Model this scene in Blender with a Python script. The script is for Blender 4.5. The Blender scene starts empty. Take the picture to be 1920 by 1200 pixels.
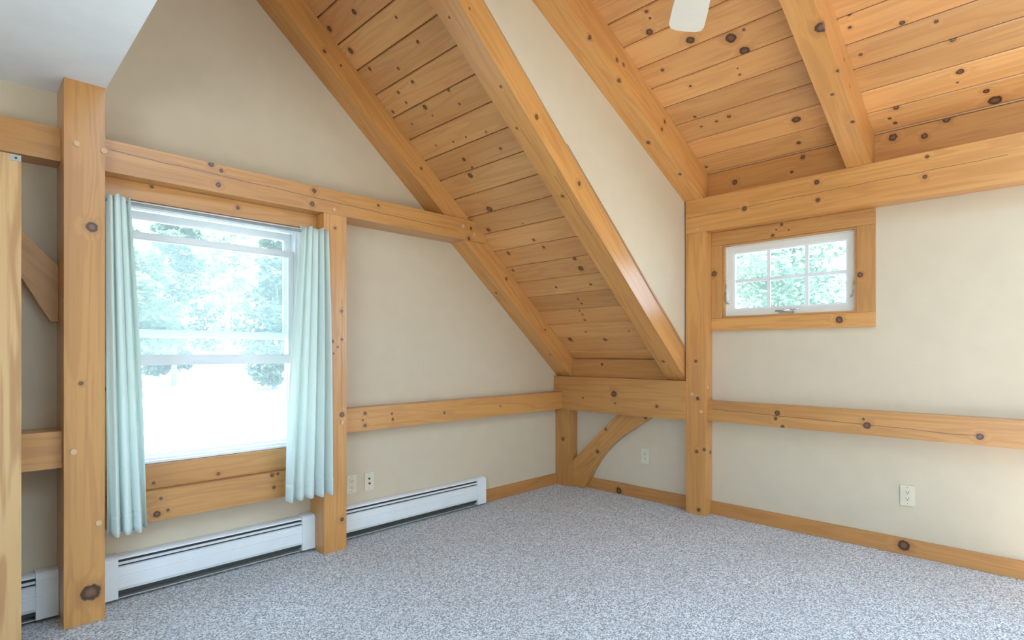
import bpy, bmesh, math, random
from mathutils import Vector, Matrix

scene = bpy.context.scene
COL = scene.collection
random.seed(7)

# ------------------------------------------------------------------ camera, sky, sun, exposure
IMG_W, IMG_H = 1920.0, 1200.0
FPX, HORIZON = 1036.0, 661.0                       # focal length in pixels, horizon row (shifted lens, level camera)
CAM = Vector((-3.816, -3.141, 1.15))
YAW = math.atan2(1025.0, FPX)
FWD = Vector((math.cos(YAW), math.sin(YAW), 0)); RGT = Vector((math.sin(YAW), -math.cos(YAW), 0)); UPV = Vector((0, 0, 1))
cam_data = bpy.data.cameras.new('camera'); cam = bpy.data.objects.new('camera', cam_data); COL.objects.link(cam)
cam.matrix_world = Matrix((( RGT.x, UPV.x, -FWD.x, CAM.x), (RGT.y, UPV.y, -FWD.y, CAM.y), (RGT.z, UPV.z, -FWD.z, CAM.z), (0, 0, 0, 1)))
cam_data.sensor_fit = 'HORIZONTAL'; cam_data.sensor_width = 36.0
cam_data.lens = 36.0 * FPX / IMG_W
cam_data.shift_y = (HORIZON - IMG_H / 2) / IMG_W
cam_data.clip_start = 0.05; cam_data.clip_end = 500
scene.camera = cam

world = bpy.data.worlds.new('sky'); scene.world = world; world.use_nodes = True
bg = world.node_tree.nodes['Background']
bg.inputs['Color'].default_value = (0.44, 0.70, 1.0, 1); bg.inputs['Strength'].default_value = 7.5

sun_data = bpy.data.lights.new('sun', 'SUN'); sun = bpy.data.objects.new('sun', sun_data); COL.objects.link(sun)
sun_data.energy = 15.0; sun_data.angle = math.radians(1.0); sun_data.color = (1.0, 0.95, 0.86)
sun.rotation_euler = Vector((0.26, 0.02, -0.96)).to_track_quat('-Z', 'Y').to_euler()

vs = scene.view_settings
vs.view_transform = 'Standard'; vs.look = 'None'; vs.gamma = 1.0; vs.use_curve_mapping = False
vs.exposure = 0.24

# ------------------------------------------------------------------ helpers
WM = {}                                            # world matrix of every object
def tag(o, label=None, cat=None, group=None, kind=None):
    if label: o['label'] = label
    if cat: o['category'] = cat
    if group: o['group'] = group
    if kind: o['kind'] = kind
    return o
def place(o, M, parent=None):
    WM[o] = M
    if parent is not None:
        o.parent = parent; o.matrix_parent_inverse = Matrix.Identity(4)
        o.matrix_basis = WM[parent].inverted() @ M
    else:
        o.matrix_basis = M
    return o
def empty(name, loc):
    o = bpy.data.objects.new(name, None); o.empty_display_size = 0.1; COL.objects.link(o)
    return place(o, Matrix.Translation(Vector(loc)))
def frame_at(c, xdir, zhint=(0, 0, 1)):
    x = Vector(xdir).normalized(); z = Vector(zhint)
    if abs(x.dot(z)) > 0.99: z = Vector((0, 1, 0))
    y = z.cross(x).normalized(); z = x.cross(y)
    return Matrix(((x.x, y.x, z.x, c[0]), (x.y, y.y, z.y, c[1]), (x.z, y.z, z.z, c[2]), (0, 0, 0, 1)))
def finish(name, bm, mat, parent=None, grain=None, smooth=False, bevel=0.0, seg=1, origin=None):
    """world-space bmesh -> object whose local X runs along the grain"""
    if bevel > 0:
        bmesh.ops.bevel(bm, geom=[e for e in bm.edges if e.calc_face_angle(0) > 0.35], offset=bevel, segments=seg, affect='EDGES', clamp_overlap=True)
    bmesh.ops.recalc_face_normals(bm, faces=bm.faces)
    xs = [v.co for v in bm.verts]
    lo = Vector((min(c.x for c in xs), min(c.y for c in xs), min(c.z for c in xs)))
    hi = Vector((max(c.x for c in xs), max(c.y for c in xs), max(c.z for c in xs)))
    c = Vector(origin) if origin else (lo + hi) / 2
    if grain is None:
        M = Matrix.Translation(c)
    else:
        M = frame_at(c, grain)
    me = bpy.data.meshes.new(name)
    bm.to_mesh(me); bm.free()
    me.transform(M.inverted())
    if smooth:
        for p in me.polygons: p.use_smooth = True
    if mat: me.materials.append(mat)
    o = bpy.data.objects.new(name, me); COL.objects.link(o)
    return place(o, M, parent)
def add_box(bm, x0, x1, y0, y1, z0, z1):
    v = [bm.verts.new((x, y, z)) for x in (x0, x1) for y in (y0, y1) for z in (z0, z1)]
    for f in ((0, 1, 3, 2), (4, 6, 7, 5), (0, 4, 5, 1), (2, 3, 7, 6), (0, 2, 6, 4), (1, 5, 7, 3)):
        bm.faces.new([v[i] for i in f])
def add_prism(bm, poly, axis, a0, a1):
    """poly of 2D points in the plane across axis ('x': (y,z), 'y': (x,z), 'z': (x,y))"""
    def P(p, a):
        return {'x': (a, p[0], p[1]), 'y': (p[0], a, p[1]), 'z': (p[0], p[1], a)}[axis]
    A = [bm.verts.new(P(p, a0)) for p in poly]; B = [bm.verts.new(P(p, a1)) for p in poly]
    bm.faces.new(A); bm.faces.new(B[::-1]); n = len(poly)
    for i in range(n): bm.faces.new((A[i], B[i], B[(i + 1) % n], A[(i + 1) % n]))
def add_tube(bm, p0, p1, r0, r1=None, n=12, caps=True):
    r1 = r0 if r1 is None else r1
    p0 = Vector(p0); p1 = Vector(p1); d = (p1 - p0).normalized()
    a = d.orthogonal().normalized(); b = d.cross(a)
    A = [bm.verts.new(p0 + (a * math.cos(t) + b * math.sin(t)) * r0) for t in [2 * math.pi * i / n for i in range(n)]]
    B = [bm.verts.new(p1 + (a * math.cos(t) + b * math.sin(t)) * r1) for t in [2 * math.pi * i / n for i in range(n)]]
    for i in range(n): bm.faces.new((A[i], A[(i + 1) % n], B[(i + 1) % n], B[i]))
    if caps: bm.faces.new(A[::-1]); bm.faces.new(B)
def box(name, b, mat, parent=None, grain=None, bevel=0.0, seg=1):
    bm = bmesh.new(); add_box(bm, *b); return finish(name, bm, mat, parent, grain, bevel=bevel, seg=seg)
def boxes(name, bs, mat, parent=None, grain=None, bevel=0.0):
    bm = bmesh.new()
    for b in bs: add_box(bm, *b)
    return finish(name, bm, mat, parent, grain, bevel=bevel)
def prism(name, poly, axis, a0, a1, mat, parent=None, grain=None, bevel=0.0, smooth=False):
    bm = bmesh.new(); add_prism(bm, poly, axis, a0, a1); return finish(name, bm, mat, parent, grain, bevel=bevel, smooth=smooth)
def tube(name, p0, p1, r, mat, parent=None, n=14, r1=None):
    bm = bmesh.new(); add_tube(bm, p0, p1, r, r1, n); return finish(name, bm, mat, parent)

# ------------------------------------------------------------------ materials
def new_mat(name):
    m = bpy.data.materials.new(name); m.use_nodes = True
    nt = m.node_tree; return m, nt, nt.nodes['Principled BSDF'], nt.nodes, nt.links
def mathn(N, L, op, a, b=None, c=None, clamp=False):
    n = N.new('ShaderNodeMath'); n.operation = op; n.use_clamp = clamp
    for i, v in enumerate((a, b, c)):
        if v is None: continue
        if isinstance(v, (int, float)): n.inputs[i].default_value = v
        else: L.new(v, n.inputs[i])
    return n.outputs[0]
def mixc(N, L, fac, a, b):
    n = N.new('ShaderNodeMix'); n.data_type = 'RGBA'; n.clamp_factor = True
    for s, v in ((n.inputs[0], fac), (n.inputs[6], a), (n.inputs[7], b)):
        if isinstance(v, (int, float)): s.default_value = v
        elif isinstance(v, tuple): s.default_value = (*v, 1) if len(v) == 3 else v
        else: L.new(v, s)
    return n.outputs[2]
def noise(N, L, vec, scale, detail=3, rough=0.55, dist=0.0):
    n = N.new('ShaderNodeTexNoise'); n.inputs['Scale'].default_value = scale; n.inputs['Detail'].default_value = detail
    n.inputs['Roughness'].default_value = rough; n.inputs['Distortion'].default_value = dist
    L.new(vec, n.inputs['Vector']); return n.outputs['Fac']
def vmath(N, L, op, a, b=None):
    n = N.new('ShaderNodeVectorMath'); n.operation = op
    for i, v in enumerate((a, b)):
        if v is None: continue
        if isinstance(v, tuple): n.inputs[i].default_value = v
        else: L.new(v, n.inputs[i])
    return n
def maprange(N, L, v, a, b, c=0.0, d=1.0, smooth=True):
    n = N.new('ShaderNodeMapRange'); n.interpolation_type = 'SMOOTHSTEP' if smooth else 'LINEAR'
    L.new(v, n.inputs[0])
    for i, x in enumerate((a, b, c, d)): n.inputs[i + 1].default_value = x
    return n.outputs[0]
def rough_bump(N, L, b, height, strength, dist):
    n = N.new('ShaderNodeBump'); n.inputs['Strength'].default_value = strength; n.inputs['Distance'].default_value = dist
    L.new(height, n.inputs['Height']); L.new(n.outputs[0], b.inputs['Normal'])

NKNOT = 8
def wood(name, light, mid, dark, rough=0.42, coat=0.0, knots=NKNOT, cracks=1, vary=0.12, cathedral=1.0, contrast=1.0):
    m, nt, b, N, L = new_mat(name)
    tc = N.new('ShaderNodeTexCoord'); oi = N.new('ShaderNodeObjectInfo')
    P = tc.outputs['Object']
    rnd = mathn(N, L, 'MULTIPLY', oi.outputs['Random'], 37.0)
    comb = N.new('ShaderNodeCombineXYZ'); L.new(rnd, comb.inputs[0]); L.new(rnd, comb.inputs[1]); L.new(rnd, comb.inputs[2])
    PO = vmath(N, L, 'ADD', P, comb.outputs[0]).outputs[0]
    knot_mask = None; ring = None; halo = None
    for k in range(knots):
        at = N.new('ShaderNodeAttribute'); at.attribute_type = 'OBJECT'; at.attribute_name = 'knot%d' % k
        d = vmath(N, L, 'SUBTRACT', P, at.outputs['Vector']).outputs[0]
        d = vmath(N, L, 'LENGTH', d).outputs['Value']
        q = mathn(N, L, 'DIVIDE', d, mathn(N, L, 'MAXIMUM', at.outputs['Alpha'], 0.0005))
        halo = q if halo is None else mathn(N, L, 'MINIMUM', halo, q)
    # grain: the fibres sweep round a knot
    fine = noise(N, L, vmath(N, L, 'MULTIPLY', PO, (1.6, 55.0, 55.0)).outputs[0], 1.6, 3, 0.6)
    g1 = noise(N, L, vmath(N, L, 'MULTIPLY', PO, (0.55, 7.0, 7.0)).outputs[0], 1.4, 2, 0.5, 0.4)
    bands = mathn(N, L, 'ADD', mathn(N, L, 'MULTIPLY', g1, 11.0 * cathedral), mathn(N, L, 'MULTIPLY', fine, 0.5))
    if halo is not None:
        bend = maprange(N, L, halo, 0.9, 3.2, 1.0, 0.0)
        bands = mathn(N, L, 'ADD', bands, mathn(N, L, 'MULTIPLY', bend, 1.2))
    saw = mathn(N, L, 'SINE', mathn(N, L, 'MULTIPLY', bands, 3.6))
    line = maprange(N, L, saw, -0.2, 1.0, 0.0, 1.0)
    broad = noise(N, L, vmath(N, L, 'MULTIPLY', PO, (0.5, 3.0, 3.0)).outputs[0], 1.2, 2)
    col = mixc(N, L, maprange(N, L, broad, 0.3, 0.72), light, mid)
    col = mixc(N, L, mathn(N, L, 'MULTIPLY', line, 0.30 * contrast), col, dark)
    col = mixc(N, L, mathn(N, L, 'MULTIPLY', maprange(N, L, fine, 0.45, 0.8), 0.42), col, dark)
    hsv = N.new('ShaderNodeHueSaturation')
    L.new(mathn(N, L, 'ADD', mathn(N, L, 'MULTIPLY', oi.outputs['Random'], 2 * vary), 1.0 - vary), hsv.inputs['Value'])
    L.new(col, hsv.inputs['Color']); col = hsv.outputs[0]
    if halo is not None:
        wob = mathn(N, L, 'MULTIPLY', mathn(N, L, 'SUBTRACT', noise(N, L, PO, 60.0, 2), 0.5), 0.5)
        q = mathn(N, L, 'ADD', halo, wob)
        col = mixc(N, L, mathn(N, L, 'MULTIPLY', maprange(N, L, q, 0.8, 2.1, 1.0, 0.0), 0.40), col, (dark[0] * 0.85, dark[1] * 0.75, dark[2] * 0.7))
        kc = mixc(N, L, maprange(N, L, q, 0.25, 0.70), (0.19, 0.085, 0.038), (0.060, 0.022, 0.010))
        col = mixc(N, L, maprange(N, L, q, 0.80, 1.02, 1.0, 0.0), col, kc)
    if cracks:
        at = N.new('ShaderNodeAttribute'); at.attribute_type = 'OBJECT'; at.attribute_name = 'crack'
        ax = N.new('ShaderNodeAttribute'); ax.attribute_type = 'OBJECT'; ax.attribute_name = 'crack_axis'
        sp = N.new('ShaderNodeSeparateXYZ'); L.new(P, sp.inputs[0])
        sa = N.new('ShaderNodeSeparateXYZ'); L.new(at.outputs['Vector'], sa.inputs[0])
        t = mathn(N, L, 'ADD', mathn(N, L, 'MULTIPLY', sp.outputs[1], mathn(N, L, 'SUBTRACT', 1.0, ax.outputs['Fac'])), mathn(N, L, 'MULTIPLY', sp.outputs[2], ax.outputs['Fac']))
        fr = mathn(N, L, 'DIVIDE', mathn(N, L, 'SUBTRACT', sp.outputs[0], sa.outputs[0]), mathn(N, L, 'ADD', mathn(N, L, 'SUBTRACT', sa.outputs[2], sa.outputs[0]), 1e-5))
        want = mathn(N, L, 'ADD', sa.outputs[1], mathn(N, L, 'MULTIPLY', fr, mathn(N, L, 'SUBTRACT', at.outputs['Alpha'], sa.outputs[1])))
        wv = noise(N, L, vmath(N, L, 'MULTIPLY', PO, (1.0, 0.0, 0.0)).outputs[0], 5.0, 4, 0.6)
        off = mathn(N, L, 'ABSOLUTE', mathn(N, L, 'SUBTRACT', mathn(N, L, 'SUBTRACT', t, want), mathn(N, L, 'MULTIPLY', mathn(N, L, 'SUBTRACT', wv, 0.5), 0.022)))
        inside = mathn(N, L, 'MULTIPLY', mathn(N, L, 'GREATER_THAN', fr, 0.0), mathn(N, L, 'LESS_THAN', fr, 1.0))
        mask = mathn(N, L, 'MULTIPLY', maprange(N, L, off, 0.0008, 0.0026, 1.0, 0.0), inside)
        col = mixc(N, L, mathn(N, L, 'MULTIPLY', mask, 0.85), col, (0.10, 0.045, 0.02))
    L.new(col, b.inputs['Base Color'])
    b.inputs['Roughness'].default_value = rough
    if coat: b.inputs['Coat Weight'].default_value = coat; b.inputs['Coat Roughness'].default_value = 0.30
    rough_bump(N, L, b, fine, 0.12, 0.004)
    return m
def plain(name, col, rough=0.5, metal=0.0, bump=None):
    m, nt, b, N, L = new_mat(name)
    tc = N.new('ShaderNodeTexCoord')
    n = noise(N, L, tc.outputs['Object'], 9.0, 3)
    c = mixc(N, L, maprange(N, L, n, 0.3, 0.7), tuple(x * 0.965 for x in col), col)
    L.new(c, b.inputs['Base Color']); b.inputs['Roughness'].default_value = rough; b.inputs['Metallic'].default_value = metal
    if bump:
        h = noise(N, L, tc.outputs['Object'], bump[0], 3); rough_bump(N, L, b, h, bump[1], bump[2])
    return m

BEAM = wood('timber_pine', (0.64, 0.305, 0.085), (0.56, 0.25, 0.062), (0.385, 0.145, 0.034), rough=0.42, coat=0.65)
PLANK = wood('ceiling_pine', (0.76, 0.395, 0.14), (0.67, 0.315, 0.105), (0.50, 0.205, 0.06), rough=0.40, coat=0.75, cracks=0, vary=0.14)
TRIM = wood('trim_pine', (0.57, 0.26, 0.075), (0.51, 0.22, 0.06), (0.37, 0.14, 0.035), rough=0.42, coat=0.15, knots=3, cracks=0, vary=0.06)
DOORWOOD = wood('door_pine', (0.68, 0.42, 0.19), (0.62, 0.36, 0.15), (0.42, 0.20, 0.07), rough=0.5, knots=0, cracks=0, vary=0.02, cathedral=0.8, contrast=2.4)
PEG = plain('peg_pine', (0.66, 0.43, 0.24), 0.5)
WALL = plain('wall_paint', (0.65, 0.53, 0.378), 0.75, bump=(140.0, 0.05, 0.003))
CEILW = plain('ceiling_paint', (0.92, 0.92, 0.91), 0.75)
VINYL = plain('white_vinyl', (0.82, 0.83, 0.83), 0.38)
ENAMEL = plain('white_enamel', (0.80, 0.80, 0.78), 0.36)
DARK = plain('dark_fins', (0.055, 0.06, 0.05), 0.5, 0.4)
TRAY = plain('galvanised_tray', (0.55, 0.56, 0.53), 0.4, 0.6)
IVORY = plain('ivory_plastic', (0.72, 0.64, 0.47), 0.38)
SLOT = plain('slot_dark', (0.03, 0.028, 0.025), 0.6)
STEEL = plain('steel', (0.42, 0.42, 0.41), 0.35, 0.8)
CHROME = plain('brushed_nickel', (0.62, 0.61, 0.58), 0.28, 0.9)
RODM = plain('rod_grey', (0.30, 0.31, 0.30), 0.35, 0.3)
SASHP = plain('sash_primer', (0.80, 0.74, 0.66), 0.42)
FANW = plain('fan_white', (0.86, 0.79, 0.68), 0.42)
ROOFM = plain('roof_deck', (0.10, 0.065, 0.04), 0.9)

def carpet():
    m, nt, b, N, L = new_mat('carpet_loop')
    tc = N.new('ShaderNodeTexCoord'); P = tc.outputs['Object']
    v = N.new('ShaderNodeTexVoronoi'); v.inputs['Scale'].default_value = 210.0; L.new(P, v.inputs['Vector'])
    n1 = noise(N, L, P, 140.0, 3, 0.7); n2 = noise(N, L, P, 3.0, 3)
    sp = N.new('ShaderNodeSeparateColor'); L.new(v.outputs['Color'], sp.inputs[0])
    t = mathn(N, L, 'ADD', mathn(N, L, 'MULTIPLY', sp.outputs[0], 0.6), mathn(N, L, 'MULTIPLY', n1, 0.5))
    c = mixc(N, L, maprange(N, L, t, 0.32, 0.80), (0.24, 0.225, 0.22), (0.87, 0.85, 0.845))
    c = mixc(N, L, mathn(N, L, 'MULTIPLY', maprange(N, L, n2, 0.35, 0.7), 0.18), c, (0.44, 0.415, 0.405))
    L.new(c, b.inputs['Base Color']); b.inputs['Roughness'].default_value = 0.95
    b.inputs['Sheen Weight'].default_value = 0.15
    h = mathn(N, L, 'ADD', mathn(N, L, 'MULTIPLY', v.outputs['Distance'], -1.0), n1)
    rough_bump(N, L, b, h, 0.55, 0.006)
    return m
CARPET = carpet()
def fabric():
    m, nt, b, N, L = new_mat('curtain_cotton')
    tc = N.new('ShaderNodeTexCoord')
    w = noise(N, L, vmath(N, L, 'MULTIPLY', tc.outputs['Object'], (160.0, 160.0, 30.0)).outputs[0], 1.0, 2)
    c = mixc(N, L, w, (0.80, 0.87, 0.81), (0.86, 0.915, 0.86))
    L.new(c, b.inputs['Base Color']); b.inputs['Roughness'].default_value = 0.9
    tr = N.new('ShaderNodeBsdfTranslucent'); L.new(c, tr.inputs[0])
    mx = N.new('ShaderNodeMixShader'); mx.inputs[0].default_value = 0.32
    L.new(b.outputs[0], mx.inputs[1]); L.new(tr.outputs[0], mx.inputs[2]); L.new(mx.outputs[0], N['Material Output'].inputs[0])
    return m
CLOTH = fabric()
def glass():
    m, nt, b, N, L = new_mat('window_glass')
    t = N.new('ShaderNodeBsdfTransparent'); t.inputs[0].default_value = (0.96, 0.98, 0.97, 1)
    g = N.new('ShaderNodeBsdfGlossy'); g.inputs['Roughness'].default_value = 0.02
    f = N.new('ShaderNodeFresnel'); f.inputs[0].default_value = 1.35
    mx = N.new('ShaderNodeMixShader'); L.new(f.outputs[0], mx.inputs[0]); L.new(t.outputs[0], mx.inputs[1]); L.new(g.outputs[0], mx.inputs[2])
    tr = N.new('ShaderNodeBsdfTranslucent'); tr.inputs[0].default_value = (0.9, 0.93, 0.9, 1)   # white veil on the pane, imitates glare washing out the view
    m2 = N.new('ShaderNodeMixShader'); m2.inputs[0].default_value = 0.055; L.new(mx.outputs[0], m2.inputs[1]); L.new(tr.outputs[0], m2.inputs[2])
    L.new(m2.outputs[0], N['Material Output'].inputs[0]); N.remove(b); return m
GLASS = glass()
def veilmat():
    m, nt, b, N, L = new_mat('screen_veil')
    t = N.new('ShaderNodeBsdfTransparent'); tr = N.new('ShaderNodeBsdfTranslucent'); tr.inputs[0].default_value = (0.75, 0.77, 0.75, 1)
    mx = N.new('ShaderNodeMixShader'); mx.inputs[0].default_value = 0.06  # faint white veil that pales the view outside
    L.new(t.outputs[0], mx.inputs[1]); L.new(tr.outputs[0], mx.inputs[2]); L.new(mx.outputs[0], N['Material Output'].inputs[0]); N.remove(b); return m
MESH = veilmat()
def leafmat(name, a, c2):
    m, nt, b, N, L = new_mat(name)
    geo = N.new('ShaderNodeNewGeometry')
    c = mixc(N, L, geo.outputs['Random Per Island'], a, c2)
    L.new(c, b.inputs['Base Color']); b.inputs['Roughness'].default_value = 0.55
    tr = N.new('ShaderNodeBsdfTranslucent'); L.new(c, tr.inputs[0])
    mx = N.new('ShaderNodeMixShader'); mx.inputs[0].default_value = 0.45
    L.new(b.outputs[0], mx.inputs[1]); L.new(tr.outputs[0], mx.inputs[2]); L.new(mx.outputs[0], N['Material Output'].inputs[0])
    return m
LEAF = [leafmat('leaf_green', (0.13, 0.21, 0.12), (0.29, 0.38, 0.24)), leafmat('leaf_bluegreen', (0.11, 0.19, 0.13), (0.26, 0.35, 0.25)), leafmat('leaf_light', (0.17, 0.25, 0.14), (0.35, 0.43, 0.27))]
BARK = plain('bark', (0.40, 0.36, 0.32), 0.9, bump=(14.0, 0.6, 0.03))
BIRCH = plain('birch_bark', (0.75, 0.74, 0.70), 0.8)
def lawnmat():
    m, nt, b, N, L = new_mat('lawn')
    tc = N.new('ShaderNodeTexCoord')
    n = noise(N, L, tc.outputs['Object'], 0.6, 5)
    c = mixc(N, L, maprange(N, L, n, 0.3, 0.7), (0.56, 0.57, 0.49), (0.66, 0.66, 0.59))
    L.new(c, b.inputs['Base Color']); b.inputs['Roughness'].default_value = 0.9; return m
LAWN = lawnmat()

# ------------------------------------------------------------------ room geometry constants
S1, Z1 = 0.835, 0.8815                             # main slope: rafter underside z = Z1 - S1 x
S2, Z2 = 0.4436, 2.187                             # dormer slope
C1 = math.cos(math.atan(S1)); C2 = math.cos(math.atan(S2))
T1 = 0.15 / C1; T2 = 0.20 / C2                     # vertical depth of the rafters
def u1(x): return Z1 - S1 * x
def u2(x): return Z2 - S2 * x
XR = -3.352                                        # ridge line / edge of flat ceiling
YB = -6.4; XL = -6.6                               # back wall, left wall

def struct(o, label, cat): return tag(o, label, cat, kind='structure')

struct(box('floor', (XL - .2, .16, YB - .2, .16, -.12, 0), CARPET), 'grey-brown speckled loop carpet covering the whole floor', 'floor')
# gable wall (y = 0) with window hole
WX0, WX1, WZ0, WZ1 = -3.27, -2.42, 0.62, 1.86
bm = bmesh.new()
add_prism(bm, [(XL, 0), (WX0, 0), (WX0, 3.85), (-3.42, 3.9), (XL, 2.4)], 'y', 0, .16)
add_prism(bm, [(WX1, 0), (.16, 0), (.16, u1(0) + T1), (WX1, u1(WX1) + T1 + .05)], 'y', 0, .16)
add_prism(bm, [(WX0, 0), (WX1, 0), (WX1, WZ0), (WX0, WZ0)], 'y', 0, .16)
add_prism(bm, [(WX0, WZ1), (WX1, WZ1), (WX1, u1(WX1) + T1 + .05), (WX0, 3.85)], 'y', 0, .16)
struct(finish('wall_gable', bm, WALL), 'warm white gable wall around the curtained window', 'wall')
# eave wall (x = 0): knee part and window part
V2 = (-2.283, -1.462, 1.39, 1.905)
bm = bmesh.new()
add_box(bm, 0, .16, -1.24, 0, 0, 1.02)
for y0, y1, z0, z1 in ((-1.462, -1.24, 0, 2.35), (-3.2, -2.283, 0, 2.35), (-2.283, -1.462, 0, 1.39), (-2.283, -1.462, 1.905, 2.35),
                       (-5.8, -3.2, 0, .95), (-5.8, -3.2, 1.99, 2.35), (YB, -5.8, 0, 2.35)):  # wide gap past the small window: unseen opening added to let light in
    add_box(bm, 0, .16, y0, y1, z0, z1)
struct(finish('wall_right', bm, WALL), 'warm white side wall holding the small six-light window', 'wall')
# dormer cheek
prism_poly = [(.02, u1(.02) + T1 + .004), (.02, u2(.02) + T2), (-3.3, u2(-3.3) + T2), (-3.3, u1(-3.3) + T1 + .004)]
struct(prism('wall_cheek', prism_poly, 'y', -1.2212, -1.12, WALL), 'pale triangular dormer cheek wall between the two sloping rafters', 'wall')
# flat ceiling, wall over its edge, plain back wall, left wall with an opening added to light the room
struct(box('ceiling_flat', (XL, XR, YB, 0, 2.291, 2.42), CEILW), 'smooth white plaster ceiling above the tall square post', 'ceiling')
struct(prism('wall_upper', [(XR - .1, 2.42), (XR, 2.42), (XR, 3.95), (XR - .1, 3.95)], 'x', 0, 0, WALL) if False else box('wall_upper', (XR - .1, XR, YB, 0, 2.42, 4.0), WALL), 'white wall rising above the edge of the flat ceiling', 'wall')
struct(box('wall_back', (XL - .16, .16, YB - .16, YB, 0, 4), WALL), 'plain white back wall behind the viewer', 'wall')
bm = bmesh.new()
for y0, y1, z0, z1 in ((YB, -5.8, 0, 2.42), (-5.8, -2.6, 0, .08), (-5.8, -2.6, 1.82, 2.42), (-2.6, .16, 0, 2.42)):
    add_box(bm, XL - .16, XL, y0, y1, z0, z1)
struct(finish('wall_left', bm, WALL), 'white left wall with one wide opening added for light, out of view', 'wall')

# ------------------------------------------------------------------ plank ceilings
def plank_ceiling(name, label, s, zb, c, q0, pitch, n, y0, y1, parent_mat):
    """zb: z of the board underside at x = 0; q: distance up the slope measured from x = 0"""
    sl = math.sqrt(1 - c * c)
    ux = Vector((-c, 0, sl)); nz = Vector((sl, 0, c))         # up the slope, outward normal
    base = Vector((0, 0, zb))
    # backing deck above the planks
    qa, qb = q0 - (.35 if q0 < .1 else 0), q0 + n * pitch + (.05 if n > 9 or q0 > 1 else 0)
    bm = bmesh.new()
    P = [base + ux * q + nz * h for q, h in ((qa, .021), (qb, .021), (qb, .16), (qa, .16))]
    add_prism(bm, [(p.x, p.z) for p in P], 'y', y0 - .001, y1 + .001)
    deck = finish(name, bm, ROOFM)
    struct(deck, label, 'ceiling')
    ym = (y0 + y1) / 2; hw = (y1 - y0) / 2
    me = None
    for k in range(n):
        q = q0 + (k + .5) * pitch
        M = Matrix(((0, ux.x, nz.x, 0), (1, ux.y, nz.y, 0), (0, ux.z, nz.z, 0), (0, 0, 0, 1)))
        pos = base + ux * q + nz * .010; pos.y = ym
        if M.determinant() < 0:
            M = Matrix(((0, -ux.x, nz.x, 0), (1, -ux.y, nz.y, 0), (0, -ux.z, nz.z, 0), (0, 0, 0, 1)))
        M = Matrix.Translation(pos) @ M
        if me is None:
            bm = bmesh.new(); add_box(bm, -hw, hw, -pitch / 2 + .0020, pitch / 2 - .0020, -.010, .0105)
            bmesh.ops.bevel(bm, geom=[e for e in bm.edges if abs(e.verts[0].co.z + .010) < 1e-5 and abs(e.verts[1].co.z + .010) < 1e-5 and abs(e.verts[0].co.x - e.verts[1].co.x) > .1], offset=.0055, segments=1, affect='EDGES')
            me = bpy.data.meshes.new('plank'); bm.to_mesh(me); bm.free(); me.materials.append(PLANK)
        o = bpy.data.objects.new('plank', me); COL.objects.link(o)
        place(o, M, deck)
    return deck
plank_ceiling('ceiling', 'steep knotty pine plank ceiling between the two lower rafters', S1, Z1 + T1, C1, .138 - .1634, .1634, 27, -1.118, -.002, None)
DQ = .045 - .167
plank_ceiling('ceiling_dormer', 'shallow honey pine plank ceiling of the dormer above the fan', S2, Z2 + T2, C2, DQ, .167, 23, -3.15, -1.236, None)
# unseen skylight added behind the viewer to light the room: planks around it
SKY0, SKY1 = 5, 22
plank_ceiling('ceiling_below_added_skylight', 'pine planks below the added skylight opening, out of the picture', S2, Z2 + T2, C2, DQ, .167, SKY0, -6.1, -3.152, None)
plank_ceiling('ceiling_above_added_skylight', 'pine planks above the added skylight opening, out of the picture', S2, Z2 + T2, C2, DQ + SKY1 * .167, .167, 23 - SKY1, -6.1, -3.152, None)
plank_ceiling('ceiling_beyond_added_skylight', 'pine planks beyond the added skylight opening, out of the picture', S2, Z2 + T2, C2, DQ, .167, 23, YB, -6.102, None)

# ------------------------------------------------------------------ timber frame
def timber(name, b, axis, label, cat, group=None, mat=BEAM, bevel=.004):
    g = {'x': (1, 0, 0), 'y': (0, 1, 0), 'z': (0, 0, 1)}[axis]
    return tag(box(name, b, mat, None, g, bevel=bevel), label, cat, group)
PX0, PX1 = -3.495, -3.356
post_l = timber('timber_post', (PX0, PX1, -.215, -.001, .001, 2.290), 'z', 'tall thick square pine post under the edge of the white ceiling', 'post')
post_w = timber('timber_post', (-2.336, -2.197, -.175, -.001, .001, 1.944), 'z', 'pine post beside the window, right of the right-hand curtain', 'post')
post_c = timber('timber_post', (-.100, -.001, -.165, -.001, .001, .660), 'z', 'short pine post standing in the room corner under the knee beam', 'post')
post_r = timber('timber_post', (-.110, -.001, -1.380, -1.2350, .001, 1.999), 'z', 'slender knotty pine post left of the small window', 'post')
girt = timber('timber_beam', (-3.355, -1.085, -.175, -.001, 1.945, 2.085), 'x', 'long cracked pine beam crossing the gable wall above the window', 'beam')
girt_l = timber('timber_beam', (XL + .01, PX0 - .001, -.125, -.001, 1.962, 2.102), 'x', 'pine beam running left from the tall post above the door leaf', 'beam')
knee = timber('timber_beam', (-.122, -.001, -1.2345, -.001, .661, .946), 'y', 'deep short pine knee beam in the corner under the steep ceiling', 'beam')
plate = timber('timber_beam', (-.112, -.001, YB + .01, -1.2350, 2.000, 2.236), 'y', 'heavy pine plate beam above the small window carrying the dormer rafters', 'beam')
rail_g = timber('wall_rail', (-2.196, -.123, -.100, -.001, .668, .811), 'x', 'horizontal pine rail on the gable wall above the two ivory wall plates', 'rail')
rail_l = timber('wall_rail', (XL + .01, PX0 - .001, -.17, -.001, .667, .820), 'x', 'pine rail left of the tall post, partly behind the door leaf', 'rail')
rail_r = timber('wall_rail', (-.075, -.001, YB + .01, -1.381, .668, .811), 'y', 'long pine rail with a crack on the right wall under the small window', 'rail')
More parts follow.
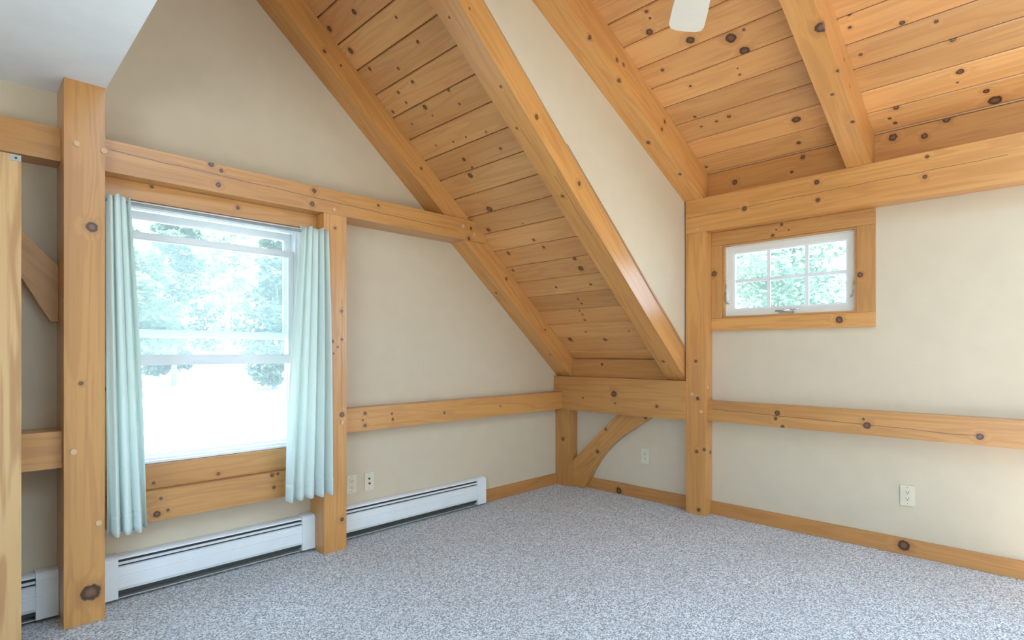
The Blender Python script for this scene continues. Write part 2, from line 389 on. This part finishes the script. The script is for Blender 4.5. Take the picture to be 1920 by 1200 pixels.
rail_w = timber('wall_rail', (-3.355, -2.337, -.130, -.001, .360, .502), 'x', 'pine rail with dark knots below the window sill board', 'rail')

def rafter(s, z0f, tv, c, y0, y1, xf, zf, xt, label, group=None):
    """profile in xz: underside from the foot (z = zf) up to x = xt"""
    xfoot = (z0f - zf) / s
    poly = [(xfoot, zf), (xf, zf), (xf, z0f - s * xf + tv), (xt, z0f - s * xt + tv), (xt, z0f - s * xt)]
    return tag(prism('rafter', poly, 'y', y0, y1, BEAM, None, (-c, 0, math.sqrt(1 - c * c)), bevel=.004), label, 'rafter', group)
raf1 = rafter(S1, Z1, T1 - .002, C1, -.150, -.001, -.001, .947, XR + .004, 'steep pine rafter lying against the gable wall above the long beam')
raf2 = rafter(S1, Z1, T1 - .002, C1, -1.220, -1.072, -.001, .947, XR + .004, 'steep pine rafter below the triangular cheek wall, standing on the knee beam')
d1 = rafter(S2, Z2, T2 - .002, C2, -1.366, -1.2222, -.001, 2.237, XR + .004, 'dormer rafter along the top of the cheek wall')
d2 = rafter(S2, Z2, T2 - .002, C2, -2.377, -2.251, -.001, 2.237, XR + .004, 'dormer rafter in the middle of the dormer ceiling near the fan blade')
# blocking board closing the gap above the plate, thin strip along the cheek foot
for ya, yb, w in ((-2.2505, -1.3665, 'between the cheek rafter and the middle rafter'), (YB + .01, -2.3775, 'right of the middle rafter')):
    o = box('trim_1' if ya > -2.3 else 'trim_2', (-.042, -.020, ya, yb, 2.237, u2(-.03) + T2 - .006), TRIM, None, (0, 1, 0), bevel=.002)
    struct(o, 'pine blocking board on the plate beam ' + w, 'trim')
struct(box('trim_4', (-.050, -.030, -1.0715, -.1505, .947, u1(-.03) + T1 - .008), TRIM, None, (0, 1, 0), bevel=.002), 'pine blocking board on the knee beam under the steep planks', 'trim')
zs = u1(0) + T1
struct(prism('trim_3', [(-.113, zs + S1 * .113 + .006), (-1.45, zs + S1 * 1.45 + .006), (-.113, zs + S1 * .113 + .030)], 'y', -1.2262, -1.2216, TRIM, None, (-C1, 0, math.sqrt(1 - C1 * C1))), 'thin tapering pine strip along the foot of the cheek wall', 'trim')

# braces
arc = [(-.170, .004), (-.290, .004), (-.330, .080), (-.368, .158), (-.420, .237), (-.476, .311), (-.548, .387), (-.627, .455), (-.700, .508), (-.772, .555), (-.850, .607), (-.926, .659), (-.627, .659), (-.1665, .225)]
arc[0] = (-.1665, .004)
tag(prism('corner_brace', arc, 'x', -.062, -.001, BEAM, None, (0, -.72, .69), bevel=.002), 'curved pine brace between corner post and knee beam', 'brace')
lb = [(PX0 - .001, 1.523), (PX0 - .001, 1.283), (-3.525, 1.283), (-3.614, 1.455), (-3.72, 1.62), (-3.86, 1.80), (-4.02, 1.961), (-3.78, 1.961), (-3.70, 1.79)]
lb = [(PX0 - .001, 1.523), (PX0 - .001, 1.283), (-3.522, 1.283), (-3.614, 1.462), (-3.74, 1.65), (-3.90, 1.83), (-4.06, 1.961), (-3.87, 1.961), (-3.614, 1.660)]
tag(prism('post_brace', lb, 'y', -.055, -.001, BEAM, None, (-.7, 0, .7), bevel=.002), 'slanted pine brace left of the tall post below the beam', 'brace')

# baseboards
struct(box('baseboard_gable', (-.985, -.101, -.018, -.001, .001, .093), TRIM, None, (1, 0, 0), bevel=.002), 'orange pine baseboard between heater and corner post', 'baseboard')
struct(box('baseboard_knee', (-.018, -.001, -1.2345, -.166, .001, .093), TRIM, None, (0, 1, 0), bevel=.002), 'orange pine baseboard under the short wall behind the brace', 'baseboard')
struct(box('baseboard_right', (-.018, -.001, YB + .01, -1.381, .001, .093), TRIM, None, (0, 1, 0), bevel=.002), 'long orange pine baseboard along the right wall', 'baseboard')

# ------------------------------------------------------------------ gable window
w1 = struct(empty('window_1', (-2.845, 0, .62)), 'white double-hung window with raised lower sash between aqua curtains', 'window')
box('casing_board', (-3.355, -2.337, -.088, -.001, 1.861, 1.944), BEAM, w1, (1, 0, 0), bevel=.002)
box('casing_board', (-3.355, -2.337, -.088, -.001, .5035, .619), BEAM, w1, (1, 0, 0), bevel=.002)
box('casing_board', (-3.355, WX0, -.088, -.001, .620, 1.860), BEAM, w1, (0, 0, 1), bevel=.002)
box('casing_board', (WX1, -2.337, -.088, -.001, .620, 1.860), BEAM, w1, (0, 0, 1), bevel=.002)
def ring_boxes(x0, x1, z0, z1, wl, wr, wb, wt, y0, y1):
    return [(x0, x0 + wl, y0, y1, z0, z1), (x1 - wr, x1, y0, y1, z0, z1), (x0 + wl, x1 - wr, y0, y1, z0, z0 + wb), (x0 + wl, x1 - wr, y0, y1, z1 - wt, z1)]
e = .0012
boxes('outer_frame', ring_boxes(WX0 + e, WX1 - e, WZ0 + e, WZ1 - e, .012, .012, .012, .014, -.070, .10), VINYL, w1)
boxes('frame_stop', ring_boxes(WX0 + .0135, WX1 - .0135, WZ0 + .0135, WZ1 - .0155, .010, .010, .010, .010, -.040, -.026), VINYL, w1)
def sash(name, z0, z1, y0, y1, wb, wt):
    x0, x1 = WX0 + .0155, WX1 - .0155
    s = boxes(name, ring_boxes(x0, x1, z0, z1, .030, .030, wb, wt, y0, y1), VINYL, w1)
    ym = (y0 + y1) / 2
    boxes('glazing_bead', ring_boxes(x0 + .030, x1 - .030, z0 + wb, z1 - wt, .006, .006, .006, .006, y0 + .006, y1 - .006), VINYL, s)
    box('glass_pane', (x0 + .031, x1 - .031, ym - .002, ym + .002, z0 + wb + .001, z1 - wt - .001), GLASS, s)
    return s
up = sash('upper_sash', 1.225, 1.838, .040, .070, .034, .034)
lo = sash('lower_sash', 1.088, 1.727, -.022, .012, .046, .030)
boxes('sash_lock', [(-2.865, -2.825, .030, .040, 1.250, 1.262), (-2.852, -2.838, .022, .040, 1.255, 1.272)], VINYL, up, bevel=.002)
boxes('sash_lift', [(-2.96, -2.90, -.030, -.022, 1.096, 1.104), (-2.78, -2.72, -.030, -.022, 1.096, 1.104)], VINYL, lo)

sc = boxes('added_veil_screen', ring_boxes(WX0 + .0155, WX1 - .0155, WZ0 + .014, 1.245, .012, .012, .012, .012, .082, .092), VINYL, w1)  # half screen added only to soften and pale the view below the sash
box('veil_sheet', (WX0 + .0275, WX1 - .0275, .0865, .0875, WZ0 + .026, 1.233), MESH, sc)

# ------------------------------------------------------------------ small window on the right wall
w2 = struct(empty('window_2', (0, -1.87, 1.39)), 'small white six-light awning window framed in pine', 'window')
y0, y1, z0, z1 = V2
box('casing_board', (-.020, -.001, y0 - .094, -1.3815, z1, 1.9985), BEAM, w2, (0, 1, 0), bevel=.002)
box('casing_board', (-.020, -.001, y0 - .094, -1.3815, 1.302, z0), BEAM, w2, (0, 1, 0), bevel=.002)
box('casing_board', (-.020, -.001, y0 - .094, y0, z0 + .001, z1 - .001), BEAM, w2, (0, 0, 1), bevel=.002)
box('casing_board', (-.020, -.001, y1, -1.3815, z0 + .001, z1 - .001), BEAM, w2, (0, 0, 1), bevel=.002)
def ring_x(x0, x1, ya, yb, za, zb, w):
    return [(x0, x1, ya, ya + w, za, zb), (x0, x1, yb - w, yb, za, zb), (x0, x1, ya + w, yb - w, za, za + w), (x0, x1, ya + w, yb - w, zb - w, zb)]
boxes('jamb', ring_x(-.012, .10, y0 + e, y1 - e, z0 + e, z1 - e, .012), BEAM, w2, (0, 1, 0))
boxes('stop', ring_x(.010, .026, y0 + .0135, y1 - .0135, z0 + .0135, z1 - .0135, .006), SASHP, w2)
sa = boxes('sash', ring_x(.028, .062, y0 + .0145, y1 - .0145, z0 + .0145, z1 - .0145, .042), SASHP, w2)
ga, gb, ha, hb = y0 + .0565, y1 - .0565, z0 + .0565, z1 - .0565
boxes('glazing_bead', ring_x(.032, .058, ga, gb, ha, hb, .012), VINYL, sa)
for i in (1, 2):
    yy = ga + (gb - ga) * i / 3
    box('muntin', (.040, .050, yy - .011, yy + .011, ha + .012, hb - .012), VINYL, sa)
zz = (ha + hb) / 2
for i in range(3):
    ya = ga + (gb - ga) * i / 3 + (.012 if i == 0 else .0112); yb = ga + (gb - ga) * (i + 1) / 3 - (.012 if i == 2 else .0112)
    box('muntin', (.040, .050, ya, yb, zz - .011, zz + .011), VINYL, sa)
    for za, zb in ((ha + .0122, zz - .0112), (zz + .0112, hb - .0122)):
        box('glass_pane', (.043, .047, ya, yb, za, zb), GLASS, sa)
cr = boxes('crank_base', [(-.004, .020, -1.925, -1.835, z0 + .0135, z0 + .030)], CHROME, w2, bevel=.004)
bm = bmesh.new(); add_tube(bm, (-.006, -1.905, z0 + .036), (-.008, -1.815, z0 + .034), .007, .006); add_tube(bm, (.006, -1.905, z0 + .03), (-.006, -1.905, z0 + .038), .009); add_tube(bm, (-.008, -1.960, z0 + .043), (-.006, -1.900, z0 + .036), .004)
finish('crank_handle', bm, CHROME, cr, smooth=True)
for yy, sgn in ((y1 - .018, -1), (y0 + .016, 1)):
    lk = boxes('lock_plate', [(.000, .027, yy - .008, yy + .008, 1.515, 1.60)], SASHP, w2, bevel=.002)
    bm = bmesh.new()
    pts = [(.006, yy - .003 * sgn, 1.625), (-.008, yy, 1.57), (-.010, yy + .002 * sgn, 1.52), (-.008, yy + .010 * sgn, 1.495), (.000, yy + .020 * sgn, 1.49)]
    for a, b_ in zip(pts, pts[1:]): add_tube(bm, a, b_, .0042)
    finish('lock_lever', bm, STEEL, lk, smooth=True)

# ------------------------------------------------------------------ curtains and rod
rod = tag(empty('curtain_rod', (-2.84, -.2, 1.815)), 'thin white metal curtain rod across the top of the large window', 'curtain rod')
tube('rod', (-3.3545, -.2, 1.815), (-2.345, -.2, 1.815), .007, RODM, rod)
box('bracket', (-2.345, -2.3365, -.208, -.120, 1.800, 1.830), VINYL, rod)
def curtain(xt0, xt1, xb0, xb1, zt, zb, folds, phase, label, lean=0.0, hem=.06):
    root = tag(empty('curtain', ((xb0 + xb1) / 2, -.2, zb)), label, 'curtain', 'aqua cotton curtains')
    nu, nv = 84, 36
    def surf(u, v, off=0.0):
        s = v                                               # 0 top, 1 bottom
        k = s + .10 * math.sin(math.pi * s)
        x = (xt0 + (xt1 - xt0) * u) * (1 - k) + (xb0 + (xb1 - xb0) * u) * k
        amp = .020 + .014 * s
        a = 2 * math.pi * folds * (u + .035 * math.sin(3.1 * s + phase * 2)) + phase
        y = -.217 + amp * math.sin(a) * (.72 + .28 * math.sin(7 * u + phase)) - .012 * s + lean * s + off
        x += .006 * math.cos(a) * (1 - abs(2 * u - 1))
        z = zt + (zb - zt) * s + (.006 * math.sin(a) if s > .98 else 0) + (.008 * math.cos(a * .5) if s < .02 else 0)
        return Vector((x, min(y, -.1785) if x > -2.345 else y, z))
    def sheet(name, v0, v1, nv_, off, par):
        bm = bmesh.new()
        def grid(o2): return [[bm.verts.new(surf(i / nu, v0 + (v1 - v0) * j / nv_, o2)) for i in range(nu + 1)] for j in range(nv_ + 1)]
        A = grid(off); B = grid(off - .0016)
        for j in range(nv_):
            for i in range(nu):
                bm.faces.new((A[j][i], A[j][i + 1], A[j + 1][i + 1], A[j + 1][i]))
                bm.faces.new((B[j][i], B[j + 1][i], B[j + 1][i + 1], B[j][i + 1]))
        for j in range(nv_):
            for i in (0, nu): bm.faces.new((A[j][i], A[j + 1][i], B[j + 1][i], B[j][i]))
        for i in range(nu):
            for j in (0, nv_): bm.faces.new((A[j][i], B[j][i], B[j][i + 1], A[j][i + 1]))
        return finish(name, bm, CLOTH, par, smooth=True)
    drop = sheet('drop', 0, 1, nv, 0, root)
    sheet('hem', 1 - hem, 1, 4, -.0022, drop)
    return root, surf
cl, _ = curtain(-3.352, -3.268, -3.350, -3.205, 1.836, .358, 3.5, .4, 'narrow aqua curtain gathered against the tall post on the left of the window')
cr_, _ = curtain(-2.485, -2.338, -2.575, -2.312, 1.838, .360, 4.6, 2.0, 'wider aqua curtain hanging over the post on the right of the window')
bm = bmesh.new()
R_, r_ = .019, .004
cv = []
for i in range(20):
    a = 2 * math.pi * i / 20; row = []
    for j in range(8):
        b_ = 2 * math.pi * j / 8; rr = R_ + r_ * math.cos(b_)
        row.append(bm.verts.new((-2.470 + r_ * math.sin(b_), -.200 + rr * math.cos(a), 1.812 + rr * math.sin(a))))
    cv.append(row)
for i in range(20):
    for j in range(8): bm.faces.new((cv[i][j], cv[(i + 1) % 20][j], cv[(i + 1) % 20][(j + 1) % 8], cv[i][(j + 1) % 8]))
finish('grommet', bm, VINYL, cr_, smooth=True)

# ------------------------------------------------------------------ baseboard heaters
def heater(xa, xb, capL, capR, label):
    r = tag(empty('baseboard_heater', ((xa + xb) / 2, -.03, 0)), label, 'heater')
    a, b_ = xa + capL * .6, xb - capR * .6
    box('back_plate', (a, b_, -.006, -.0015, .012, .206), ENAMEL, r)
    prism('top_hood', [(-.0065, .206), (-.040, .206), (-.054, .200), (-.056, .192), (-.053, .192), (-.051, .196), (-.0065, .198)], 'x', a, b_, ENAMEL, r)
    box('fin_block', (a, b_, -.050, -.008, .030, .186), DARK, r)
    prism('louver', [(-.0515, .1795), (-.0600, .1735), (-.0600, .1700), (-.0515, .1760)], 'x', a, b_, ENAMEL, r)
    f = prism('front_panel', [(-.052, .161), (-.0615, .157), (-.0640, .118), (-.0622, .116), (-.0622, .114), (-.0640, .112), (-.0640, .064), (-.058, .050), (-.052, .050)], 'x', a, b_, ENAMEL, r)
    box('drip_tray', (a, b_, -.054, -.0065, .012, .018), TRAY, r)
    for x0, x1 in ((xa, xa + capL), (xb - capR, xb)):
        if x1 - x0 < .004: continue
        prism('end_cap', [(-.0012, .016), (-.0012, .213), (-.044, .213), (-.056, .209), (-.064, .200), (-.0675, .186), (-.0675, .112), (-.066, .110), (-.0675, .108), (-.0675, .016)], 'x', x0, x1, ENAMEL, r)
    return r
heater(-3.355, -2.337, .072, .075, 'long white baseboard heater under the curtained window')
heater(-2.196, -.987, .026, .082, 'white baseboard heater right of the window post under the wall plates')
heater(-4.9, PX0 - .001, .07, .075, 'short visible end of white baseboard heater left of the tall post')

# ------------------------------------------------------------------ wall plates
def wall_plate(c, axis, label, kind):
    """axis 'y': on the gable wall, faces -y; axis 'x': on the right wall, faces -x"""
    r = tag(empty('outlet_plate' if kind == 'outlet' else 'jack_plate', c), label, 'outlet' if kind == 'outlet' else 'wall plate')
    def bb(w0, w1, d0, d1, z0, z1):
        if axis == 'y': return (c[0] + w0, c[0] + w1, -d1, -d0, c[2] + z0, c[2] + z1)
        return (-d1, -d0, c[1] + w0, c[1] + w1, c[2] + z0, c[2] + z1)
    box('cover', bb(-.034, .034, .001, .007, -.057, .057), IVORY, r, bevel=.003)
    if kind == 'outlet':
        f = box('receptacle', bb(-.0165, .0165, .0072, .0095, -.034, .034), IVORY, r, bevel=.001)
        for zc in (-.018, .018):
            boxes('slot', [bb(-.0075, -.0050, .0096, .0100, zc - .002, zc + .007), bb(.0050, .0075, .0096, .0100, zc - .002, zc + .007), bb(-.0025, .0025, .0096, .0100, zc - .010, zc - .005)], SLOT, f)
    else:
        boxes('jack', [bb(-.006, .006, .0072, .0095, .010, .022)], SLOT, r)
        p = Vector((c[0], -.007, c[2] - .014)) if axis == 'y' else Vector((-.007, c[1], c[2] - .014))
        tube('coax_socket', p, p + (Vector((0, -.009, 0)) if axis == 'y' else Vector((-.009, 0, 0))), .0055, SLOT, r)
    for zc in (-.046, .046):
        p = Vector((c[0], -.007, c[2] + zc)) if axis == 'y' else Vector((-.007, c[1], c[2] + zc))
        tube('screw', p, p + (Vector((0, -.0012, 0)) if axis == 'y' else Vector((-.0012, 0, 0))), .003, STEEL, r, n=8)
wall_plate((-2.069, 0, .329), 'y', 'ivory outlet plate just right of the window post above the heater', 'outlet')
wall_plate((-1.946, 0, .328), 'y', 'ivory jack plate with two small sockets beside the outlet', 'jack')
wall_plate((0, -.839, .338), 'x', 'ivory outlet plate beside the curved corner brace', 'outlet')
wall_plate((0, -2.531, .338), 'x', 'ivory outlet plate on the right wall under the long rail', 'outlet')

# ------------------------------------------------------------------ door leaf at the left edge
dr = tag(empty('door_leaf', (-4.05, -.365, 0)), 'pale pine door leaf with wavy grain at the left edge before the tall post', 'door')
box('panel', (-4.44, -3.638, -.385, -.350, .012, 1.886), DOORWOOD, dr, (0, 0, 1), bevel=.002)
ct = box('catch_plate', (-3.668, -3.6385, -.3875, -.3852, 1.862, 1.884), STEEL, dr, bevel=.0008)
tube('catch_screw', (-3.653, -.3875, 1.873), (-3.653, -.3892, 1.873), .004, DARK, ct)

# ------------------------------------------------------------------ ceiling fan
HUB = Vector((-2.03, -2.315, 2.60))
fan = tag(empty('ceiling_fan', HUB), 'white ceiling fan with one blade reaching into the top of the picture', 'ceiling fan')
ztop = u2(HUB.x)
tube('canopy', (HUB.x, HUB.y, ztop - .07), (HUB.x, HUB.y, ztop + .02), .035, FANW, fan, r1=.062, n=24)
tube('downrod', (HUB.x, HUB.y, 2.66), (HUB.x, HUB.y, ztop - .07), .012, FANW, fan)
bm = bmesh.new()
prof = [(.03, 2.70), (.09, 2.685), (.115, 2.65), (.115, 2.60), (.09, 2.565), (.05, 2.555)]
for (ra, za), (rb, zb) in zip(prof, prof[1:]): add_tube(bm, (HUB.x, HUB.y, za), (HUB.x, HUB.y, zb), ra, rb, 28, caps=False)
add_tube(bm, (HUB.x, HUB.y, 2.555), (HUB.x, HUB.y, 2.552), .05, .049, 28); add_tube(bm, (HUB.x, HUB.y, 2.70), (HUB.x, HUB.y, 2.702), .03, .03, 28)
finish('motor_housing', bm, FANW, fan, smooth=True)
TIP = math.atan2(-1.945 + 2.315, -1.50 + 2.03)
for k in range(5):
    a = TIP + 2 * math.pi * k / 5
    d = Vector((math.cos(a), math.sin(a), 0)); n = Vector((-d.y, d.x, 0)); tl = Vector((0, 0, 1)) + n * .0
    def bp(r, w, h): return HUB + d * r + (n * math.cos(.2) + Vector((0, 0, math.sin(.2)))) * w + Vector((0, 0, h))
    out = [(.20, -.055), (.35, -.066), (.50, -.074), (.605, -.076), (.632, -.066), (.645, -.045), (.648, 0), (.645, .045), (.632, .066), (.605, .076), (.50, .074), (.35, .066), (.20, .055)]
    bm = bmesh.new()
    A = [bm.verts.new(bp(r, w, .004)) for r, w in out]; B = [bm.verts.new(bp(r, w, -.004)) for r, w in out]
    bm.faces.new(A); bm.faces.new(B[::-1])
    for i in range(len(out)): bm.faces.new((A[i], B[i], B[(i + 1) % len(out)], A[(i + 1) % len(out)]))
    bl = finish('blade', bm, FANW, fan, d)
    bm = bmesh.new()
    C_ = [bp(r, w, h) for h in (-.006, -.012) for r, w in ((.10, -.02), (.28, -.03), (.28, .03), (.10, .02))]
    V = [bm.verts.new(c) for c in C_]
    bm.faces.new(V[:4]); bm.faces.new(V[4:][::-1])
    for i in range(4): bm.faces.new((V[i], V[i + 4], V[(i + 1) % 4 + 4], V[(i + 1) % 4]))
    finish('blade_iron', bm, FANW, bl)

# ------------------------------------------------------------------ outdoors
GZ = -.75
struct(box('ground', (-60, 90, -60, 90, GZ - .3, GZ), LAWN), 'sunlit pale lawn outside the windows', 'ground')
def tree(x, y, h, rad, mat, label, seed, group, bark=BARK, n=2600, trunk_r=.16, low=.10, leaf=(.09, .22)):
    rg = random.Random(seed)
    r = tag(empty('tree', (x, y, GZ)), label, 'tree', group)
    bm = bmesh.new()
    add_tube(bm, (x, y, GZ), (x + .1, y, GZ + h * .55), trunk_r, trunk_r * .55, 10); add_tube(bm, (x + .1, y, GZ + h * .55), (x, y + .1, GZ + h * .95), trunk_r * .55, .03, 8)
    finish('trunk', bm, bark, r)
    verts, faces = [], []
    boughs = []
    for i in range(46):
        t = low + (1 - low) * (i + rg.random()) / 46
        rr = rad * (math.sin(math.pi * min(1, (t - low * .5) * .93 + .12)) ** .7)
        a = rg.random() * 2 * math.pi; q = rr * math.sqrt(rg.random()) 
        boughs.append((x + q * math.cos(a), y + q * math.sin(a), GZ + h * t, max(.35, rr * .48)))
    for i in range(n):
        bx, by, bz, br = boughs[i % len(boughs)]
        while True:
            p = Vector((rg.uniform(-1, 1), rg.uniform(-1, 1), rg.uniform(-1, 1)))
            if p.length <= 1: break
        c = Vector((bx + p.x * br * 1.15, by + p.y * br * 1.15, bz + p.z * br * .55))
        d = Vector((rg.uniform(-1, 1), rg.uniform(-1, 1), rg.uniform(-.7, .25))).normalized()
        w = d.cross(Vector((rg.uniform(-.5, .5), rg.uniform(-.5, .5), 1))).normalized()
        s_ = rg.uniform(*leaf); k = len(verts)
        verts += [c - d * s_, c + w * s_ * .5, c + d * s_, c - w * s_ * .5]; faces.append((k, k + 1, k + 2, k + 3))
    o = Vector((x, y, GZ)); me = bpy.data.meshes.new('foliage'); me.from_pydata([v - o for v in verts], [], faces); me.materials.append(mat)
    f = bpy.data.objects.new('foliage', me); COL.objects.link(f); place(f, Matrix.Translation(o), r)
    return r
gt = [(-5.6, 26, 9, 'broad tree left of the large window view', 1), (1.2, 26, 8.4, 'bushy tree seen left of centre in the large window', 0), (8.0, 26, 8.6, 'bluish tree seen right of centre in the large window', 1), (14.8, 26, 9, 'tree hidden past the right curtain', 2),
      (-1.6, 33.5, 10.5, 'tall tree behind, at the left of the large window', 0), (5.2, 33.5, 11, 'tall tree behind, in the centre of the large window', 1), (12, 33.5, 10.5, 'tall tree behind, at the right of the large window', 0)]
for i, (x, y, h, lab, m_) in enumerate(gt): tree(x, y, h, 2.25, LEAF[m_], 'sunlit ' + lab, 100 + i, 'trees beyond the lawn', n=11000, low=.06, leaf=(.12, .26))
tree(3.5, 19.5, 7.0, .9, LEAF[2], 'slim white-barked birch before the wood in the large window', 140, 'trees beyond the lawn', bark=BIRCH, n=900, trunk_r=.11, low=.5)
et = [(16, 3.4, 9, 'tree filling most of the small window', 0), (16, -3.5, 9, 'light tree past the right jamb of the small window', 2), (16, 10.3, 9, 'tree past the left jamb of the small window', 1), (23.5, 0, 10.5, 'taller tree behind, right in the small window', 1), (23.5, 6.9, 10.5, 'taller tree behind, left in the small window', 0)]
for i, (x, y, h, lab, m_) in enumerate(et): tree(x, y, h, 2.25, LEAF[m_], 'sunlit ' + lab, 200 + i, 'trees beside the house', n=14000, low=.06, leaf=(.07, .17))

# ------------------------------------------------------------------ knots, checks and pegs on the timbers
bpy.context.view_layer.update()
dg = bpy.context.evaluated_depsgraph_get()
def hit(u, v):
    d = (FWD + RGT * ((u - 960) / FPX) + UPV * ((HORIZON - v) / FPX)).normalized()
    ok, loc, nrm, idx, ob, _m = scene.ray_cast(dg, CAM, d)
    return (loc, nrm, bpy.data.objects[ob.name], (loc - CAM).dot(FWD)) if ok else None
def crop(o, sc, pts): return [(o[0] + a / sc, o[1] + b_ / sc, r / sc) for a, b_, r in pts]
K = []
K += crop((460, 0), 3, [(612, 67, 15), (592, 285, 17), (473, 162, 15), (848, 97, 9), (970, 235, 10), (700, 388, 10), (860, 385, 9), (940, 460, 10), (860, 520, 9), (905, 578, 7), (1143, 508, 9), (1010, 603, 13), (1205, 585, 8), (830, 630, 9), (1355, 742, 6), (1240, 770, 6), (1170, 797, 6), (1230, 897, 11), (1276, 943, 8), (1265, 987, 15), (1435, 835, 9), (1375, 1178, 18), (1053, 650, 5), (937, 698, 6), (1072, 818, 5), (445, 288, 10), (538, 368, 7), (990, 948, 8), (748, 1155, 8)])
K += crop((820, 360), 3, [(293, 98, 19), (287, 212, 13), (543, 270, 9), (598, 310, 10), (400, 345, 11), (772, 375, 11), (807, 430, 17), (425, 440, 9), (668, 535, 8), (863, 520, 8), (792, 604, 7), (812, 628, 7), (800, 668, 6), (817, 690, 6), (829, 720, 7), (835, 786, 6), (1077, 783, 5), (748, 830, 13), (943, 830, 11), (926, 970, 7), (480, 176, 4), (388, 488, 8), (330, 568, 7), (607, 775, 6), (635, 915, 5), (1270, 953, 8), (190, 205, 8), (178, 262, 10)])
K += crop((780, 0), 3, [(187, 98, 8), (478, 487, 8), (678, 658, 14), (918, 1032, 13), (825, 1103, 10), (302, 48, 7), (568, 722, 7)])
K += crop((1100, 0), 2.3415, [(275, 140, 16), (262, 50, 8), (278, 80, 6), (455, 176, 18), (633, 167, 23), (694, 223, 22), (333, 308, 8), (663, 300, 4), (672, 328, 5), (455, 378, 6), (475, 513, 7), (570, 533, 6), (625, 512, 9), (503, 556, 5), (690, 130, 6), (920, 525, 18), (930, 627, 9), (948, 690, 9), (900, 755, 6), (650, 800, 11), (525, 733, 7), (1155, 63, 7), (1385, 100, 11), (1203, 240, 8), (1535, 95, 9), (1608, 172, 12), (1640, 315, 14), (1628, 362, 5), (1755, 400, 12), (1793, 440, 24), (1358, 473, 11), (1330, 520, 7), (1355, 540, 8), (1580, 525, 14), (1483, 597, 12), (1635, 557, 8), (1440, 662, 8), (1345, 603, 16), (1155, 120, 7), (15, 163, 10), (133, 263, 10), (162, 284, 8), (143, 354, 9), (270, 626, 9), (330, 568, 8), (343, 535, 8), (410, 765, 7), (1030, 120, 26), (1105, 310, 9), (1078, 415, 7), (1168, 535, 8), (1130, 262, 8), (1155, 380, 8), (1495, 688, 7), (1485, 776, 9), (1010, 800, 10), (1015, 878, 9), (692, 916, 10)])
K += crop((190, 330), 3.244, [(712, 53, 15), (1295, 90, 13), (1283, 170, 15), (1422, 317, 8), (1462, 822, 9), (1407, 1006, 9), (1463, 995, 8), (1437, 1040, 6), (1413, 1080, 6), (830, 194, 11), (307, 66, 9)])
K += [(396, 308, 5), (415, 320, 3.5), (172, 426, 9), (152, 719, 3.5), (170, 1111, 15), (197, 730, 3), (114, 267, 5)]
K += crop((190, 680), 2.858, [(627, 595, 9), (280, 645, 8), (320, 728, 8), (298, 812, 16), (357, 790, 8), (925, 668, 9), (915, 603, 10), (945, 595, 7), (1290, 278, 14), (1290, 840, 10)])
K += crop((620, 650), 2.743, [(177, 343, 9), (165, 378, 5), (177, 405, 9), (315, 345, 6), (320, 373, 7), (585, 340, 7), (873, 305, 4), (1457, 243, 15), (1677, 308, 8), (1462, 290, 5), (1297, 263, 5), (1195, 474, 9), (1372, 540, 10), (1415, 425, 8), (1620, 365, 9), (1482, 740, 16)])
K += crop((1240, 640), 2.143, [(138, 80, 6), (146, 230, 7), (142, 443, 7), (197, 446, 8), (172, 435, 6), (150, 677, 7), (466, 288, 10), (459, 310, 7), (487, 343, 7), (826, 338, 13), (1280, 383, 12), (812, 312, 5), (975, 820, 20)])
K += crop((1240, 220), 2.608, [(545, 577, 8), (562, 550, 4), (622, 550, 4), (258, 766, 13), (972, 770, 12), (870, 990, 16), (588, 524, 7)])
per = {}
for u, v, r in K:
    h_ = hit(u, v)
    if not h_: continue
    loc, nrm, ob, dep = h_
    if not ob.data.materials or ob.data.materials[0] not in (BEAM, PLANK, TRIM): continue
    per.setdefault(ob, []).append((WM[ob].inverted() @ loc, r * dep / FPX * 1.1))
pegs_at = [(144, 270), (195, 283), (138, 847), (185, 980), (641, 792), (626, 393), (1309, 430), (1298, 739), (1315, 772), (1326, 726), (868, 424), (888, 440)]
for u, v in pegs_at:
    h_ = hit(u, v)
    if not h_ or h_[2].data.materials[0] is not BEAM: continue
    tube('peg', h_[0] + h_[1] * .0004, h_[0] + h_[1] * .006, .0125, PEG, h_[2], n=16, r1=.0115)
cr_px = [((206, 281), (860, 433)), ((2, 250), (120, 276)), ((1337, 767), (1836, 818)), ((1060, 740), (1290, 766)), ((270, 945), (533, 904)), ((1288, 410), (1890, 290)), ((641, 560), (641, 770)), ((1084, 884), (1116, 858)), ((560, 120), (770, 380)), ((1040, 330), (1110, 440))]
for a, b_ in cr_px:
    ha_, hb_ = hit(*a), hit(*b_)
    if not ha_ or not hb_ or ha_[2] is not hb_[2]: continue
    ob = ha_[2]; I = WM[ob].inverted(); pa, pb = I @ ha_[0], I @ hb_[0]
    nl = I.to_3x3() @ ha_[1]
    ax = 1.0 if abs(nl.y) > abs(nl.z) else 0.0
    if pa.x > pb.x: pa, pb = pb, pa
    ta, tb = (pa.z, pb.z) if ax else (pa.y, pb.y)
    ob['crack'] = [pa.x, ta, pb.x, tb]; ob['crack_axis'] = ax
for o in list(COL.objects):
    if o.type != 'MESH' or not o.data.materials: continue
    m_ = o.data.materials[0]
    if m_ in (BEAM, PLANK, TRIM):
        ks = sorted(per.get(o, []), key=lambda t: -t[1])
        nk = 3 if m_ is TRIM else NKNOT
        for k in range(nk):
            o['knot%d' % k] = [ks[k][0].x, ks[k][0].y, ks[k][0].z, ks[k][1]] if k < len(ks) else [50.0, 50.0, 50.0, .001]
        if m_ is BEAM and 'crack' not in o: o['crack'] = [90.0, 0.0, 91.0, 0.0]; o['crack_axis'] = 0.0
